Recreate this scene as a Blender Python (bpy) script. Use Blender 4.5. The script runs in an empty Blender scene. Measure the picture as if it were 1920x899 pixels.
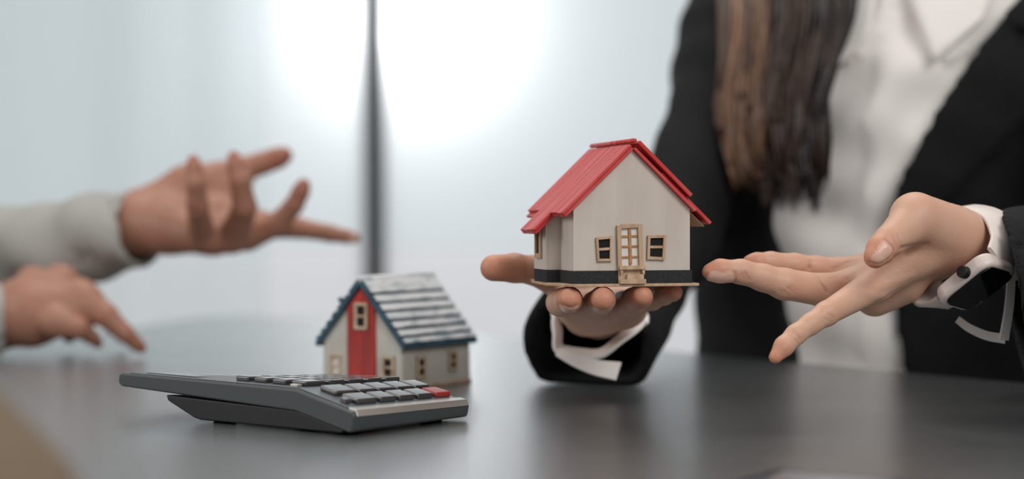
import bpy, bmesh, math, random
import numpy as np
from mathutils import Vector, Matrix

# ------------------------------------------------------------------ camera, world, lights
random.seed(7)
RNG = np.random.default_rng(7)
SC = bpy.context.scene
COL = SC.collection
ZT = 0.74                 # table top height
F = 3500.0                # focal length in pixels of the 1920x899 frame
HOR = 400.0               # horizon row
ZC = ZT + 0.108           # lens height

cam_d = bpy.data.cameras.new('camera')
cam = bpy.data.objects.new('camera', cam_d); COL.objects.link(cam)
cam.location = (0, 0, ZC); cam.rotation_euler = (math.radians(90), 0, 0)
cam_d.sensor_width = 36.0; cam_d.lens = F * 36.0 / 1920.0
cam_d.shift_y = -(449.5 - HOR) / 1920.0
cam_d.clip_start = 0.02
cam_d.dof.use_dof = True
cam_d.dof.focus_distance = 0.965
cam_d.dof.aperture_fstop = 4.0
SC.camera = cam

world = bpy.data.worlds.new('World'); SC.world = world
world.use_nodes = True
bg = world.node_tree.nodes['Background']
bg.inputs['Color'].default_value = (0.96, 0.99, 0.99, 1)
bg.inputs['Strength'].default_value = 0.36

def area(name, loc, target, size, power, color, sy=None):
    l = bpy.data.lights.new(name, 'AREA'); l.energy = power; l.color = color
    l.shape = 'RECTANGLE'; l.size = size; l.size_y = sy or size
    o = bpy.data.objects.new(name, l); COL.objects.link(o); o.location = loc
    o.rotation_euler = (Vector(target) - Vector(loc)).to_track_quat('-Z', 'Y').to_euler()
    return o
# added lamps with no visible source: overhead fill, left fill, front-right key
area('overhead_fill_lamp', (0.0, 1.75, 2.5), (0.05, 1.1, ZT), 1.3, 16, (1.0, 0.96, 0.92))
area('left_fill_lamp', (-2.5, 0.35, 1.95), (0.2, 1.15, ZT + .1), 1.5, 22, (1.0, 0.98, 0.96), 1.3)
area('front_right_key_lamp', (1.15, -0.9, 2.25), (0.2, 1.15, ZT + .1), 1.2, 33, (1.0, 0.985, 0.97), 1.0)

SC.view_settings.view_transform = 'Standard'
SC.view_settings.look = 'None'
SC.view_settings.gamma = 1.0
SC.view_settings.use_curve_mapping = False
SC.view_settings.exposure = 0.0

# ------------------------------------------------------------------ helpers
def P(px, py, d):
    """point of the place seen at pixel (px, py) at distance d in front of the lens"""
    return np.array([(px - 960.0) / F * d, d, ZC - (py - HOR) / F * d])

def srgb(r, g, b):
    f = lambda c: (c / 255 / 12.92) if c / 255 <= 0.04045 else ((c / 255 + 0.055) / 1.055) ** 2.4
    return (f(r), f(g), f(b), 1)

def link(nt, a, ao, b, bi):
    nt.links.new(a.outputs[ao], b.inputs[bi])

def mat(name, col, rough=0.5, spec=0.5, col2=None, scale=20.0, stretch=(1, 1, 1), bump=0.0, bscale=None,
        metal=0.0, coat=0.0, sss=0.0, sheen=0.0, detail=4.0, lo=0.35, hi=0.65):
    m = bpy.data.materials.new(name); m.use_nodes = True
    nt = m.node_tree; b = nt.nodes['Principled BSDF']
    b.inputs['Base Color'].default_value = col
    b.inputs['Roughness'].default_value = rough
    b.inputs['Specular IOR Level'].default_value = spec
    b.inputs['Metallic'].default_value = metal
    b.inputs['Coat Weight'].default_value = coat
    b.inputs['Sheen Weight'].default_value = sheen
    if sss:
        b.inputs['Subsurface Weight'].default_value = sss
        b.inputs['Subsurface Radius'].default_value = (1.0, 0.35, 0.2)
        b.inputs['Subsurface Scale'].default_value = 0.006
    if col2 or bump:
        tc = nt.nodes.new('ShaderNodeTexCoord'); mp = nt.nodes.new('ShaderNodeMapping')
        mp.inputs['Scale'].default_value = stretch
        link(nt, tc, 'Object', mp, 'Vector')
        if col2:
            n = nt.nodes.new('ShaderNodeTexNoise'); n.inputs['Scale'].default_value = scale
            n.inputs['Detail'].default_value = detail
            link(nt, mp, 'Vector', n, 'Vector')
            r = nt.nodes.new('ShaderNodeValToRGB')
            r.color_ramp.elements[0].color = col; r.color_ramp.elements[1].color = col2
            r.color_ramp.elements[0].position = lo; r.color_ramp.elements[1].position = hi
            link(nt, n, 'Fac', r, 'Fac'); link(nt, r, 'Color', b, 'Base Color')
        if bump:
            n2 = nt.nodes.new('ShaderNodeTexNoise'); n2.inputs['Scale'].default_value = bscale or scale
            n2.inputs['Detail'].default_value = 5
            link(nt, mp, 'Vector', n2, 'Vector')
            bp = nt.nodes.new('ShaderNodeBump'); bp.inputs['Strength'].default_value = bump
            bp.inputs['Distance'].default_value = 0.001
            link(nt, n2, 'Fac', bp, 'Height'); link(nt, bp, 'Normal', b, 'Normal')
    return m

def tag(o, label, cat=None, group=None, kind=None):
    o['label'] = label
    if cat: o['category'] = cat
    if group: o['group'] = group
    if kind: o['kind'] = kind
    return o

def empty(name, loc=(0, 0, 0), rz=0.0):
    o = bpy.data.objects.new(name, None); COL.objects.link(o)
    o.empty_display_size = 0.02
    o.location = loc; o.rotation_euler = (0, 0, rz)
    return o

def mesh(name, verts, faces, m, parent=None, smooth=False, mats=None, midx=None):
    me = bpy.data.meshes.new(name)
    me.from_pydata([tuple(map(float, v)) for v in verts], [], [tuple(map(int, f)) for f in faces])
    for mm in (mats or [m]): me.materials.append(mm)
    if midx is not None: me.polygons.foreach_set('material_index', midx)
    if smooth: me.polygons.foreach_set('use_smooth', [True] * len(me.polygons))
    me.update()
    o = bpy.data.objects.new(name, me); COL.objects.link(o)
    if parent: o.parent = parent
    return o

def bevel(o, w, seg=2, angle=0.5):
    b = o.modifiers.new('bevel', 'BEVEL'); b.width = w; b.segments = seg
    b.limit_method = 'ANGLE'; b.angle_limit = angle
    for p in o.data.polygons: p.use_smooth = True
    wn = o.modifiers.new('wn', 'WEIGHTED_NORMAL'); wn.keep_sharp = True
    return o

BOXF = [(0, 3, 2, 1), (4, 5, 6, 7), (0, 1, 5, 4), (1, 2, 6, 5), (2, 3, 7, 6), (3, 0, 4, 7)]
def box(name, lo, hi, m, parent=None, bw=0.0, jit=0.0, seg=2):
    x0, y0, z0 = lo; x1, y1, z1 = hi
    v = np.array([(x0, y0, z0), (x1, y0, z0), (x1, y1, z0), (x0, y1, z0), (x0, y0, z1), (x1, y0, z1), (x1, y1, z1), (x0, y1, z1)], float)
    if jit: v += RNG.uniform(-jit, jit, v.shape)
    o = mesh(name, v, BOXF, m, parent)
    if bw: bevel(o, bw, seg)
    return o

def prism(name, pts, axis, a0, a1, m, parent=None, bw=0.0, frame=None):
    """polygon pts (2-D, counter-clockwise) extruded; frame maps (p, q, a) to xyz"""
    n = len(pts)
    if frame is None:
        frame = {'x': lambda p, q, a: (a, p, q), 'y': lambda p, q, a: (p, a, q), 'z': lambda p, q, a: (p, q, a)}[axis]
    v = [frame(p, q, a0) for p, q in pts] + [frame(p, q, a1) for p, q in pts]
    f = [tuple(range(n))[::-1], tuple(range(n, 2 * n))] + [(i, (i + 1) % n, n + (i + 1) % n, n + i) for i in range(n)]
    o = mesh(name, v, f, m, parent)
    bm = bmesh.new(); bm.from_mesh(o.data); bmesh.ops.recalc_face_normals(bm, faces=bm.faces); bm.to_mesh(o.data); bm.free()
    if bw: bevel(o, bw)
    return o

def smooth_path(pts, n):
    """Catmull-Rom through pts (rows of any width)"""
    pts = np.asarray(pts, float); k = len(pts)
    ext = np.vstack([2 * pts[0] - pts[1], pts, 2 * pts[-1] - pts[-2]])
    out = []
    for t in np.linspace(0, k - 1 - 1e-9, n):
        i = int(t); u = t - i
        p0, p1, p2, p3 = ext[i], ext[i + 1], ext[i + 2], ext[i + 3]
        out.append(0.5 * (2 * p1 + (p2 - p0) * u + (2 * p0 - 5 * p1 + 4 * p2 - p3) * u * u + (3 * p1 - p0 - 3 * p2 + p3) * u ** 3))
    return np.array(out)

def tube_vf(path, rad, sides=6):
    path = np.asarray(path); n = len(path)
    tan = np.gradient(path, axis=0); tan /= np.linalg.norm(tan, axis=1)[:, None] + 1e-12
    up = np.array([0.0, 0.3, 1.0]) if abs(tan[0][2]) < 0.9 else np.array([1.0, 0.1, 0])
    v = []
    for i in range(n):
        a = np.cross(tan[i], up); a /= np.linalg.norm(a) + 1e-12
        b = np.cross(a, tan[i])
        for k in range(sides):
            th = 2 * math.pi * k / sides
            v.append(path[i] + rad[i] * (a * math.cos(th) + b * math.sin(th)))
    f = [(i * sides + k, i * sides + (k + 1) % sides, (i + 1) * sides + (k + 1) % sides, (i + 1) * sides + k)
         for i in range(n - 1) for k in range(sides)]
    f += [tuple(range(sides))[::-1], tuple((n - 1) * sides + k for k in range(sides))]
    return v, f

def ribbon(name, path, wdir, width, thick, m, parent=None, closed=False, out=None):
    """band of given width and thickness swept along path; wdir = direction(s) of its width"""
    path = np.asarray(path, float); n = len(path)
    wd = np.asarray(wdir, float)
    if wd.ndim == 1: wd = np.tile(wd, (n, 1))
    width = np.broadcast_to(np.asarray(width, float), (n,))
    tan = np.roll(path, -1, 0) - np.roll(path, 1, 0) if closed else np.gradient(path, axis=0)
    tan /= np.linalg.norm(tan, axis=1)[:, None]
    v = []
    for i in range(n):
        w = wd[i] - tan[i] * np.dot(wd[i], tan[i]); w /= np.linalg.norm(w)
        nn = np.cross(tan[i], w)
        h = width[i] / 2; t = thick / 2
        for a, b in ((-h, -t * .4), (-h * .94, -t), (h * .94, -t), (h, -t * .4), (h, t * .4), (h * .94, t), (-h * .94, t), (-h, t * .4)):
            v.append(path[i] + w * a + nn * b)
    S = 8; f = []
    for i in range(n if closed else n - 1):
        j = (i + 1) % n
        f += [(i * S + k, i * S + (k + 1) % S, j * S + (k + 1) % S, j * S + k) for k in range(S)]
    if not closed: f += [tuple(range(S))[::-1], tuple((n - 1) * S + k for k in range(S))]
    o = mesh(name, v, f, m, parent, smooth=True)
    bm = bmesh.new(); bm.from_mesh(o.data); bmesh.ops.recalc_face_normals(bm, faces=bm.faces); bm.to_mesh(o.data); bm.free()
    e = o.modifiers.new('es', 'EDGE_SPLIT'); e.split_angle = 0.9
    return o

# ------------------------------------------------------------------ soft bodies as distance fields
class Field:
    def __init__(s, lo, hi, h):
        s.lo = np.asarray(lo, float); s.h = h
        s.n = np.ceil((np.asarray(hi) - s.lo) / h).astype(int) + 1
        s.ax = [(s.lo[k] + h * np.arange(s.n[k])).astype(np.float32) for k in range(3)]
    def new(s): return np.full(s.n, 0.05, np.float32)
    def sub(s, lo, hi):
        a = np.clip(np.floor((np.asarray(lo) - s.lo) / s.h).astype(int), 0, s.n - 1)
        b = np.clip(np.ceil((np.asarray(hi) - s.lo) / s.h).astype(int) + 1, 1, s.n)
        sl = tuple(slice(a[k], b[k]) for k in range(3))
        X = s.ax[0][sl[0]][:, None, None]; Y = s.ax[1][sl[1]][None, :, None]; Z = s.ax[2][sl[2]][None, None, :]
        return sl, X, Y, Z
    def cone(s, A, a, ra, b, rb, k):
        a = np.asarray(a); b = np.asarray(b); R = max(ra, rb) + k * 1.2 + 2 * s.h
        sl, X, Y, Z = s.sub(np.minimum(a, b) - R, np.maximum(a, b) + R)
        ab = b - a; L = float(ab @ ab) + 1e-12
        t = np.clip(((X - a[0]) * ab[0] + (Y - a[1]) * ab[1] + (Z - a[2]) * ab[2]) / L, 0, 1)
        d = np.sqrt((X - a[0] - t * ab[0]) ** 2 + (Y - a[1] - t * ab[1]) ** 2 + (Z - a[2] - t * ab[2]) ** 2) - (ra + (rb - ra) * t)
        A[sl] = smin(A[sl], d.astype(np.float32), k)
    def ell(s, A, c, r, k, rot=None):
        c = np.asarray(c); R = max(r) + k * 1.2 + 2 * s.h
        sl, X, Y, Z = s.sub(c - R, c + R)
        x, y, z = X - c[0], Y - c[1], Z - c[2]
        M = np.eye(3) if rot is None else np.asarray(rot)
        u = [(M[i][0] * x + M[i][1] * y + M[i][2] * z) / r[i] for i in range(3)]
        q = np.sqrt(u[0] ** 2 + u[1] ** 2 + u[2] ** 2) + 1e-6
        g = np.sqrt((u[0] / r[0]) ** 2 + (u[1] / r[1]) ** 2 + (u[2] / r[2]) ** 2) + 1e-6
        d = q * (q - 1) / g
        A[sl] = smin(A[sl], d.astype(np.float32), k)

def smin(a, b, k):
    if k <= 0: return np.minimum(a, b)
    h = np.maximum(k - np.abs(a - b), 0) / k
    return np.minimum(a, b) - h * h * k * 0.25

def nets(A, lo, h):
    S = A < 0
    c = np.zeros(np.array(A.shape) - 1, np.int8)
    for i in (0, 1):
        for j in (0, 1):
            for k in (0, 1):
                c += S[i:A.shape[0] - 1 + i, j:A.shape[1] - 1 + j, k:A.shape[2] - 1 + k]
    act = (c > 0) & (c < 8)
    idx = np.argwhere(act); acc = np.zeros((len(idx), 3)); cnt = np.zeros(len(idx))
    cor = [(i, j, k) for i in (0, 1) for j in (0, 1) for k in (0, 1)]
    for a in cor:
        for ax in range(3):
            if a[ax]: continue
            b = list(a); b[ax] = 1
            fa = A[idx[:, 0] + a[0], idx[:, 1] + a[1], idx[:, 2] + a[2]]
            fb = A[idx[:, 0] + b[0], idx[:, 1] + b[1], idx[:, 2] + b[2]]
            m = (fa < 0) != (fb < 0)
            t = np.where(m, fa / np.where(fa == fb, 1, fa - fb), 0)
            p = np.tile(np.array(a, float), (len(idx), 1)); p[:, ax] += t
            acc[m] += p[m]; cnt[m] += 1
    v = (idx + acc / cnt[:, None]) * h + lo
    vid = np.full(act.shape, -1); vid[act] = np.arange(len(idx))
    faces = []
    for ax in range(3):
        o1, o2 = (ax + 1) % 3, (ax + 2) % 3
        sa = [slice(1, -1)] * 3; sb = [slice(1, -1)] * 3
        sa[ax] = slice(0, -1); sb[ax] = slice(1, None)
        s0, s1 = S[tuple(sa)], S[tuple(sb)]
        e = np.argwhere(s0 != s1)
        if not len(e): continue
        ins = s0[e[:, 0], e[:, 1], e[:, 2]]
        base = e.copy(); base[:, o1] += 1; base[:, o2] += 1
        def g(d1, d2):
            q = base.copy(); q[:, o1] -= d1; q[:, o2] -= d2
            return vid[q[:, 0], q[:, 1], q[:, 2]]
        q = np.stack([g(1, 1), g(0, 1), g(0, 0), g(1, 0)], 1)
        q[~ins] = q[~ins][:, ::-1]
        faces.append(q)
    f = np.concatenate(faces); f = f[(f >= 0).all(1)]
    return v, f

def relax(v, f, it=1, lam=0.5):
    e = np.concatenate([f[:, [0, 1]], f[:, [1, 2]], f[:, [2, 3]], f[:, [3, 0]]]); e = np.concatenate([e, e[:, ::-1]])
    cnt = np.bincount(e[:, 0], minlength=len(v))[:, None]
    for _ in range(it):
        s = np.stack([np.bincount(e[:, 0], weights=v[e[:, 1], k], minlength=len(v)) for k in range(3)], 1)
        v = v + lam * (s / np.maximum(cnt, 1) - v)
    return v

def vnormals(v, f):
    n = np.cross(v[f[:, 2]] - v[f[:, 0]], v[f[:, 3]] - v[f[:, 1]])
    out = np.zeros_like(v)
    for k in range(4):
        for c in range(3):
            out[:, c] += np.bincount(f[:, k], weights=n[:, c], minlength=len(v))
    return out / (np.linalg.norm(out, axis=1)[:, None] + 1e-12)

def fmesh(name, v, f, m, parent=None, attrs=None):
    me = bpy.data.meshes.new(name)
    me.vertices.add(len(v)); me.vertices.foreach_set('co', np.asarray(v, np.float32).ravel())
    me.loops.add(len(f) * 4); me.loops.foreach_set('vertex_index', np.asarray(f, np.int32).ravel())
    me.polygons.add(len(f)); me.polygons.foreach_set('loop_start', np.arange(0, len(f) * 4, 4, dtype=np.int32))
    me.polygons.foreach_set('use_smooth', np.ones(len(f), bool))
    me.update(calc_edges=True); me.validate()
    for k, a in (attrs or {}).items():
        at = me.attributes.new(k, 'FLOAT', 'POINT'); at.data.foreach_set('value', np.asarray(a, np.float32))
    me.materials.append(m)
    o = bpy.data.objects.new(name, me); COL.objects.link(o)
    if parent: o.parent = parent
    return o

def seg_dist(v, a, b):
    a = np.asarray(a); b = np.asarray(b); ab = b - a
    t = np.clip(((v - a) @ ab) / (ab @ ab + 1e-12), 0, 1)
    return np.linalg.norm(v - a - t[:, None] * ab, axis=1)

def hand_mesh(palm, fingers, nails=(), creases=(), h=0.0011, kp=0.007, kf=0.005, web=0.0012, warm_tips=1.0):
    """palm: list of chains, fingers: list of chains; a chain is [(px, py, d, radius in px), ...]"""
    conv = lambda ch: [(P(x, y, d), r * d / F) for x, y, d, r in ch]
    palm = [conv(c) for c in palm]; fingers = [conv(c) for c in fingers]
    allp = np.array([p for c in palm + fingers for p, r in c]); rr = max(r for c in palm + fingers for p, r in c) + 0.008
    fl = Field(allp.min(0) - rr, allp.max(0) + rr, h)
    A = fl.new()
    for c in palm:
        for (a, ra), (b, rb) in zip(c[:-1], c[1:]): fl.cone(A, a, ra, b, rb, kp)
    out = A.copy()
    for c in fingers:
        B = fl.new()
        for (a, ra), (b, rb) in zip(c[:-1], c[1:]): fl.cone(B, a, ra, b, rb, 0.0025)
        out = smin(out, smin(A, B, kf), web)
    v, f = nets(out, fl.lo, h)
    v = relax(v, f, 2, 0.45)
    n = vnormals(v, f)
    tip = np.zeros(len(v)); nail = np.zeros(len(v)); fold = np.zeros(len(v))
    for c in fingers:
        p, r = c[-1]
        q, rq = c[-2]
        d = seg_dist(v, p, 0.6 * p + 0.4 * q)
        tip = np.maximum(tip, np.clip(1.6 - d / (r * 1.6), 0, 1) * warm_tips)
        for (a, ra) in c[1:-1]:
            d = np.linalg.norm(v - a, axis=1)
            tip = np.maximum(tip, 0.35 * np.exp(-(d / (ra * 1.1)) ** 2))
    disp = np.zeros(len(v))
    PX = 960 + v[:, 0] / v[:, 1] * F; PY = HOR - (v[:, 2] - ZC) / v[:, 1] * F
    for (a, b, w, dep) in creases:
        d = np.full(len(v), 1.0); last = None       # the line is laid on the skin that faces the table's near side
        for t in np.linspace(0, 1, 9):
            x_, y_ = a[0] + (b[0] - a[0]) * t, a[1] + (b[1] - a[1]) * t
            r2 = (PX - x_) ** 2 + (PY - y_) ** 2
            near = np.where(r2 < 36)[0]
            if not len(near): last = None; continue
            k = near[np.argmin(v[near, 1])]; q = P(x_, y_, v[k, 1])
            if last is not None: d = np.minimum(d, seg_dist(v, last, q))
            last = q
        g = np.exp(-(d / w) ** 2)
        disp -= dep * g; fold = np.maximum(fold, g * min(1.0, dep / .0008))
    for (c, ax, nn, hl, hw) in nails:
        # c: centre of the nail, ax: along the finger, nn: outward, hl/hw: half length/width
        c = np.asarray(c); ax = np.asarray(ax, float); ax /= np.linalg.norm(ax)
        nn = np.asarray(nn, float); nn -= ax * (nn @ ax); nn /= np.linalg.norm(nn); bb = np.cross(ax, nn)
        l = (v - c) @ ax / hl; w = (v - c) @ bb / hw
        q = (np.abs(l) ** 3.2 + np.abs(w) ** 3.2) ** (1 / 3.2)
        ok = (n @ nn > 0.05) & (np.abs((v - c) @ nn) < 0.009)
        nail = np.maximum(nail, ok * np.clip((1.0 - q) / 0.10, 0, 1))
        disp -= ok * 0.00055 * np.exp(-((q - 1.04) / 0.10) ** 2)
        disp += ok * 0.00025 * np.clip(1 - q, 0, 1) * 2
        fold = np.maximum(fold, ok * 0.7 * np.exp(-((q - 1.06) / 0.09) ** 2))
    v = v + n * disp[:, None]
    return v, f, dict(tip=tip, nail=nail, fold=fold)

def join_fields(parts):
    vs, fs, at = [], [], {}
    o = 0
    for v, f, a in parts:
        vs.append(v); fs.append(f + o); o += len(v)
        for k in ('tip', 'nail', 'fold'): at.setdefault(k, []).append(a.get(k, np.zeros(len(v))) if a else np.zeros(len(v)))
    return np.concatenate(vs), np.concatenate(fs), {k: np.concatenate(x) for k, x in at.items()}

# ------------------------------------------------------------------ materials
def skin_mat(name, base, red, nailc):
    m = mat(name, base, rough=0.48, spec=0.45, sss=0.25, bump=0.22, bscale=900)
    nt = m.node_tree; b = nt.nodes['Principled BSDF']
    tc = nt.nodes.new('ShaderNodeTexCoord')
    n = nt.nodes.new('ShaderNodeTexNoise'); n.inputs['Scale'].default_value = 70; n.inputs['Detail'].default_value = 5
    link(nt, tc, 'Object', n, 'Vector')
    prev = None
    def mixc(fac_node, fac_out, c, gain):
        nonlocal prev
        mx = nt.nodes.new('ShaderNodeMix'); mx.data_type = 'RGBA'
        if prev is None: mx.inputs['A'].default_value = base
        else: nt.links.new(prev, mx.inputs['A'])
        mx.inputs['B'].default_value = c
        mm = nt.nodes.new('ShaderNodeMath'); mm.operation = 'MULTIPLY'; mm.use_clamp = True
        mm.inputs[1].default_value = gain
        nt.links.new(fac_node.outputs[fac_out], mm.inputs[0])
        nt.links.new(mm.outputs[0], mx.inputs['Factor'])
        prev = mx.outputs['Result']
    mixc(n, 'Fac', red, 0.45)
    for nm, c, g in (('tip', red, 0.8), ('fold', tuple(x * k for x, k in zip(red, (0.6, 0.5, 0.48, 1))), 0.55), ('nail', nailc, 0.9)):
        a = nt.nodes.new('ShaderNodeAttribute'); a.attribute_name = nm
        mixc(a, 'Fac', c, g)
    nt.links.new(prev, b.inputs['Base Color'])
    a = nt.nodes.new('ShaderNodeAttribute'); a.attribute_name = 'nail'
    mr = nt.nodes.new('ShaderNodeMapRange'); mr.inputs['To Min'].default_value = 0.48; mr.inputs['To Max'].default_value = 0.25
    link(nt, a, 'Fac', mr, 'Value'); link(nt, mr, 'Result', b, 'Roughness')
    return m

M = {}
M['skin_w'] = skin_mat('skin_fair', srgb(212, 174, 150), srgb(204, 136, 108), srgb(222, 180, 162))
M['skin_m'] = skin_mat('skin_tan', srgb(172, 126, 104), srgb(160, 96, 76), srgb(196, 154, 136))
M['jacket'] = mat('black_wool', srgb(22, 22, 23), rough=0.85, spec=0.2, col2=srgb(27, 27, 28), scale=300, bump=0.15, bscale=1500)
M['shirt'] = mat('white_cotton', srgb(238, 231, 226), rough=0.8, spec=0.2, col2=srgb(244, 238, 233), scale=8, bump=0.2, bscale=60)
M['shirt_m'] = mat('pale_linen', srgb(168, 165, 160), rough=0.85, spec=0.2, col2=srgb(178, 175, 170), scale=12, bump=0.3, bscale=40)
M['lining'] = mat('black_lining', srgb(18, 18, 19), rough=0.6)
M['beige'] = mat('beige_knit', srgb(120, 103, 86), rough=0.9, spec=0.2, col2=srgb(128, 111, 94), scale=60)
M['rubber'] = mat('white_rubber', srgb(226, 214, 206), rough=0.5, spec=0.4)
M['case'] = mat('pale_metal', srgb(224, 208, 200), rough=0.35, spec=0.5)
M['black_glass'] = mat('black_glass', srgb(12, 12, 13), rough=0.06, spec=0.6)
M['matte_black'] = mat('matte_black', srgb(14, 13, 13), rough=0.95, spec=0.1)
M['hole'] = mat('dark_inside', srgb(24, 21, 20), rough=0.9)

# red-roof house
M['wall'] = mat('painted_card', srgb(214, 202, 192), rough=0.75, spec=0.25, col2=srgb(202, 189, 178), scale=60, stretch=(1, 1, .25), bump=0.25, bscale=220)
M['roof_red'] = mat('red_paint', srgb(196, 46, 44), rough=0.42, spec=0.5, col2=srgb(222, 122, 116), scale=330, stretch=(.06, 1, .06), bump=0.5, bscale=260, lo=.42, hi=.85)
M['plinth'] = mat('charcoal_paper', srgb(38, 38, 40), rough=0.85, col2=srgb(58, 57, 58), scale=900, bump=0.5, bscale=900, lo=.5, hi=.8)
M['balsa'] = mat('balsa_wood', srgb(205, 176, 148), rough=0.75, spec=0.2, col2=srgb(184, 150, 122), scale=260, stretch=(1, 1, .12), bump=0.4, bscale=400)
M['balsa_b'] = mat('stained_stick', srgb(196, 148, 104), rough=0.7, spec=0.25, col2=srgb(172, 122, 82), scale=300, bump=0.3)
M['pane_w'] = mat('white_card', srgb(228, 222, 214), rough=0.7)
# blue-roof house
M['glaze'] = mat('cream_glaze', srgb(208, 204, 194), rough=0.42, spec=0.5, col2=srgb(190, 184, 172), scale=45, bump=0.3, bscale=70, coat=.15)
M['red_glaze'] = mat('red_glaze', srgb(196, 40, 26), rough=0.35, spec=0.5, col2=srgb(150, 26, 18), scale=90, stretch=(1, 1, .2), bump=0.2, coat=.2)
M['teal'] = mat('teal_glaze', srgb(30, 62, 80), rough=0.38, spec=0.5, col2=srgb(46, 84, 102), scale=80, bump=0.3, bscale=120, coat=.2)
M['tile'] = mat('brushed_tile', srgb(214, 214, 214), rough=0.4, spec=0.5, col2=srgb(120, 146, 158), scale=170, stretch=(1, .35, 1), bump=0.6, bscale=140, lo=.48, hi=.74, coat=.2)
M['terra'] = mat('clay_frame', srgb(206, 184, 158), rough=0.6, col2=srgb(176, 146, 116), scale=120, bump=.3)
# calculator
M['calc'] = mat('grey_plastic', srgb(66, 72, 72), rough=0.38, spec=0.5, bump=0.06, bscale=1200)
M['calc_top'] = mat('slate_face', srgb(96, 102, 106), rough=0.3, spec=0.6, bump=0.05, bscale=1200)
M['silver'] = mat('silver_trim', srgb(196, 190, 184), rough=0.3, metal=0.75)
M['key'] = mat('dark_key', srgb(50, 46, 47), rough=0.22, spec=0.8, coat=.8)
M['key_red'] = mat('red_key', srgb(150, 44, 38), rough=0.3, spec=0.6)
M['under'] = mat('under_plastic', srgb(16, 16, 17), rough=0.5)
M['label'] = mat('pale_underside', srgb(120, 126, 130), rough=0.3)

# ------------------------------------------------------------------ the room and the table
def struct(o, label=None):
    o['kind'] = 'structure'
    if label: o['label'] = label
    return o
M['floor'] = mat('floor_vinyl', srgb(150, 146, 140), rough=0.5, col2=srgb(140, 136, 130), scale=6)
M['wallp'] = mat('warm_plaster', srgb(206, 200, 195), rough=0.9, col2=srgb(200, 194, 189), scale=3)
M['mullion'] = mat('dark_frame', srgb(40, 46, 48), rough=0.5)
struct(box('floor', (-4, -2.5, -0.05), (4, 4.6, 0), M['floor']))
YB = 4.2                                                       # the window wall
SILL = ZT + 0.03
struct(box('wall_back', (-4, YB, 0), (4, YB + 0.12, SILL - .42), M['wallp']), 'pale plaster wall below the frosted window')
# frosted panes: they pass the daylight of the street on, evenly, and scatter the low sun behind them
g = bpy.data.materials.new('frosted_daylight'); g.use_nodes = True
nt = g.node_tree; nt.nodes.remove(nt.nodes['Principled BSDF'])
em = nt.nodes.new('ShaderNodeEmission'); em.inputs['Color'].default_value = (0.93, 1.0, 0.985, 1); em.inputs['Strength'].default_value = 0.145
tr = nt.nodes.new('ShaderNodeBsdfTranslucent'); tr.inputs['Color'].default_value = (0.95, 0.97, 1, 1)
ad = nt.nodes.new('ShaderNodeAddShader'); link(nt, em, 'Emission', ad, 0); link(nt, tr, 'BSDF', ad, 1)
nt.links.new(ad.outputs[0], nt.nodes['Material Output'].inputs['Surface'])
g2 = g.copy(); g2.name = 'warm_glow'  # warm emissive copy, brightens the zone of the low wall
g2.node_tree.nodes['Emission'].inputs['Color'].default_value = (1.0, .955, .93, 1); g2.node_tree.nodes['Emission'].inputs['Strength'].default_value = .15
MX = P(700, 400, YB)[0]                                        # the dark mullion
win = struct(empty('window_1', (MX, YB + 0.06, SILL)), 'wide frosted window split by a dark mullion')
win['kind'] = 'structure'
LOWZ = -.42
box('lower_glow_panel', (-3.0, -0.005, LOWZ), (-0.02, 0.005, -0.004), g2, win)  # added panels that glow in place of the lit low wall
box('lower_glow_panel', (0.02, -0.005, LOWZ), (3.2, 0.005, -0.004), g2, win)
box('pane', (-3.0, -0.005, 0.0), (-0.02, 0.005, 2.2), g, win)
box('pane', (0.02, -0.005, 0.0), (3.2, 0.005, 2.2), g, win)
box('mullion', (-0.021, -0.03, LOWZ), (0.021, 0.02, 2.2), M['mullion'], win, 0.003)
box('head_frame', (-3.05, -0.05, 2.2), (3.25, 0.05, 2.3), M['wallp'], win, 0.003)
struct(box('wall_upper', (-4, YB, SILL + 2.3), (4, YB + 0.12, SILL + 2.6), M['wallp']))
# the sun low behind the frosted glass
sl = bpy.data.lights.new('sun_behind_glass', 'POINT'); sl.energy = 6; sl.shadow_soft_size = 0.03; sl.color = (1, .99, .97)
so = bpy.data.objects.new('sun_behind_glass', sl); COL.objects.link(so); so.location = P(765, 20, YB + 0.06) + np.array([0, .11, 0])
# sheer curtain with soft folds hanging over the left panes
sh = bpy.data.materials.new('sheer_voile'); sh.use_nodes = True
nt = sh.node_tree; nt.nodes.remove(nt.nodes['Principled BSDF'])
t1 = nt.nodes.new('ShaderNodeBsdfTranslucent'); t1.inputs['Color'].default_value = (0.86, 0.90, 0.90, 1)
t2 = nt.nodes.new('ShaderNodeBsdfTransparent'); t2.inputs['Color'].default_value = (0.96, 0.98, 0.98, 1)
mx = nt.nodes.new('ShaderNodeMixShader'); mx.inputs[0].default_value = 0.45
link(nt, t2, 'BSDF', mx, 1); link(nt, t1, 'BSDF', mx, 2)
nt.links.new(mx.outputs[0], nt.nodes['Material Output'].inputs['Surface'])
cv, cf = [], []
xs = np.linspace(-1.75, MX - 0.22, 160)
for i, x in enumerate(xs):
    yy = YB - 0.16 + 0.028 * math.sin(x * 21) + 0.02 * math.sin(x * 9.3 + 1) + .012 * math.sin(x * 37)
    for z in (SILL - .25, SILL + 2.25): cv.append((x, yy, z))
for i in range(159): cf.append((2 * i, 2 * i + 2, 2 * i + 3, 2 * i + 1))
tag(mesh('sheer_curtain', cv, cf, sh, smooth=True), 'pale sheer curtain hanging in soft folds over the left window panes', 'curtain')

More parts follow.
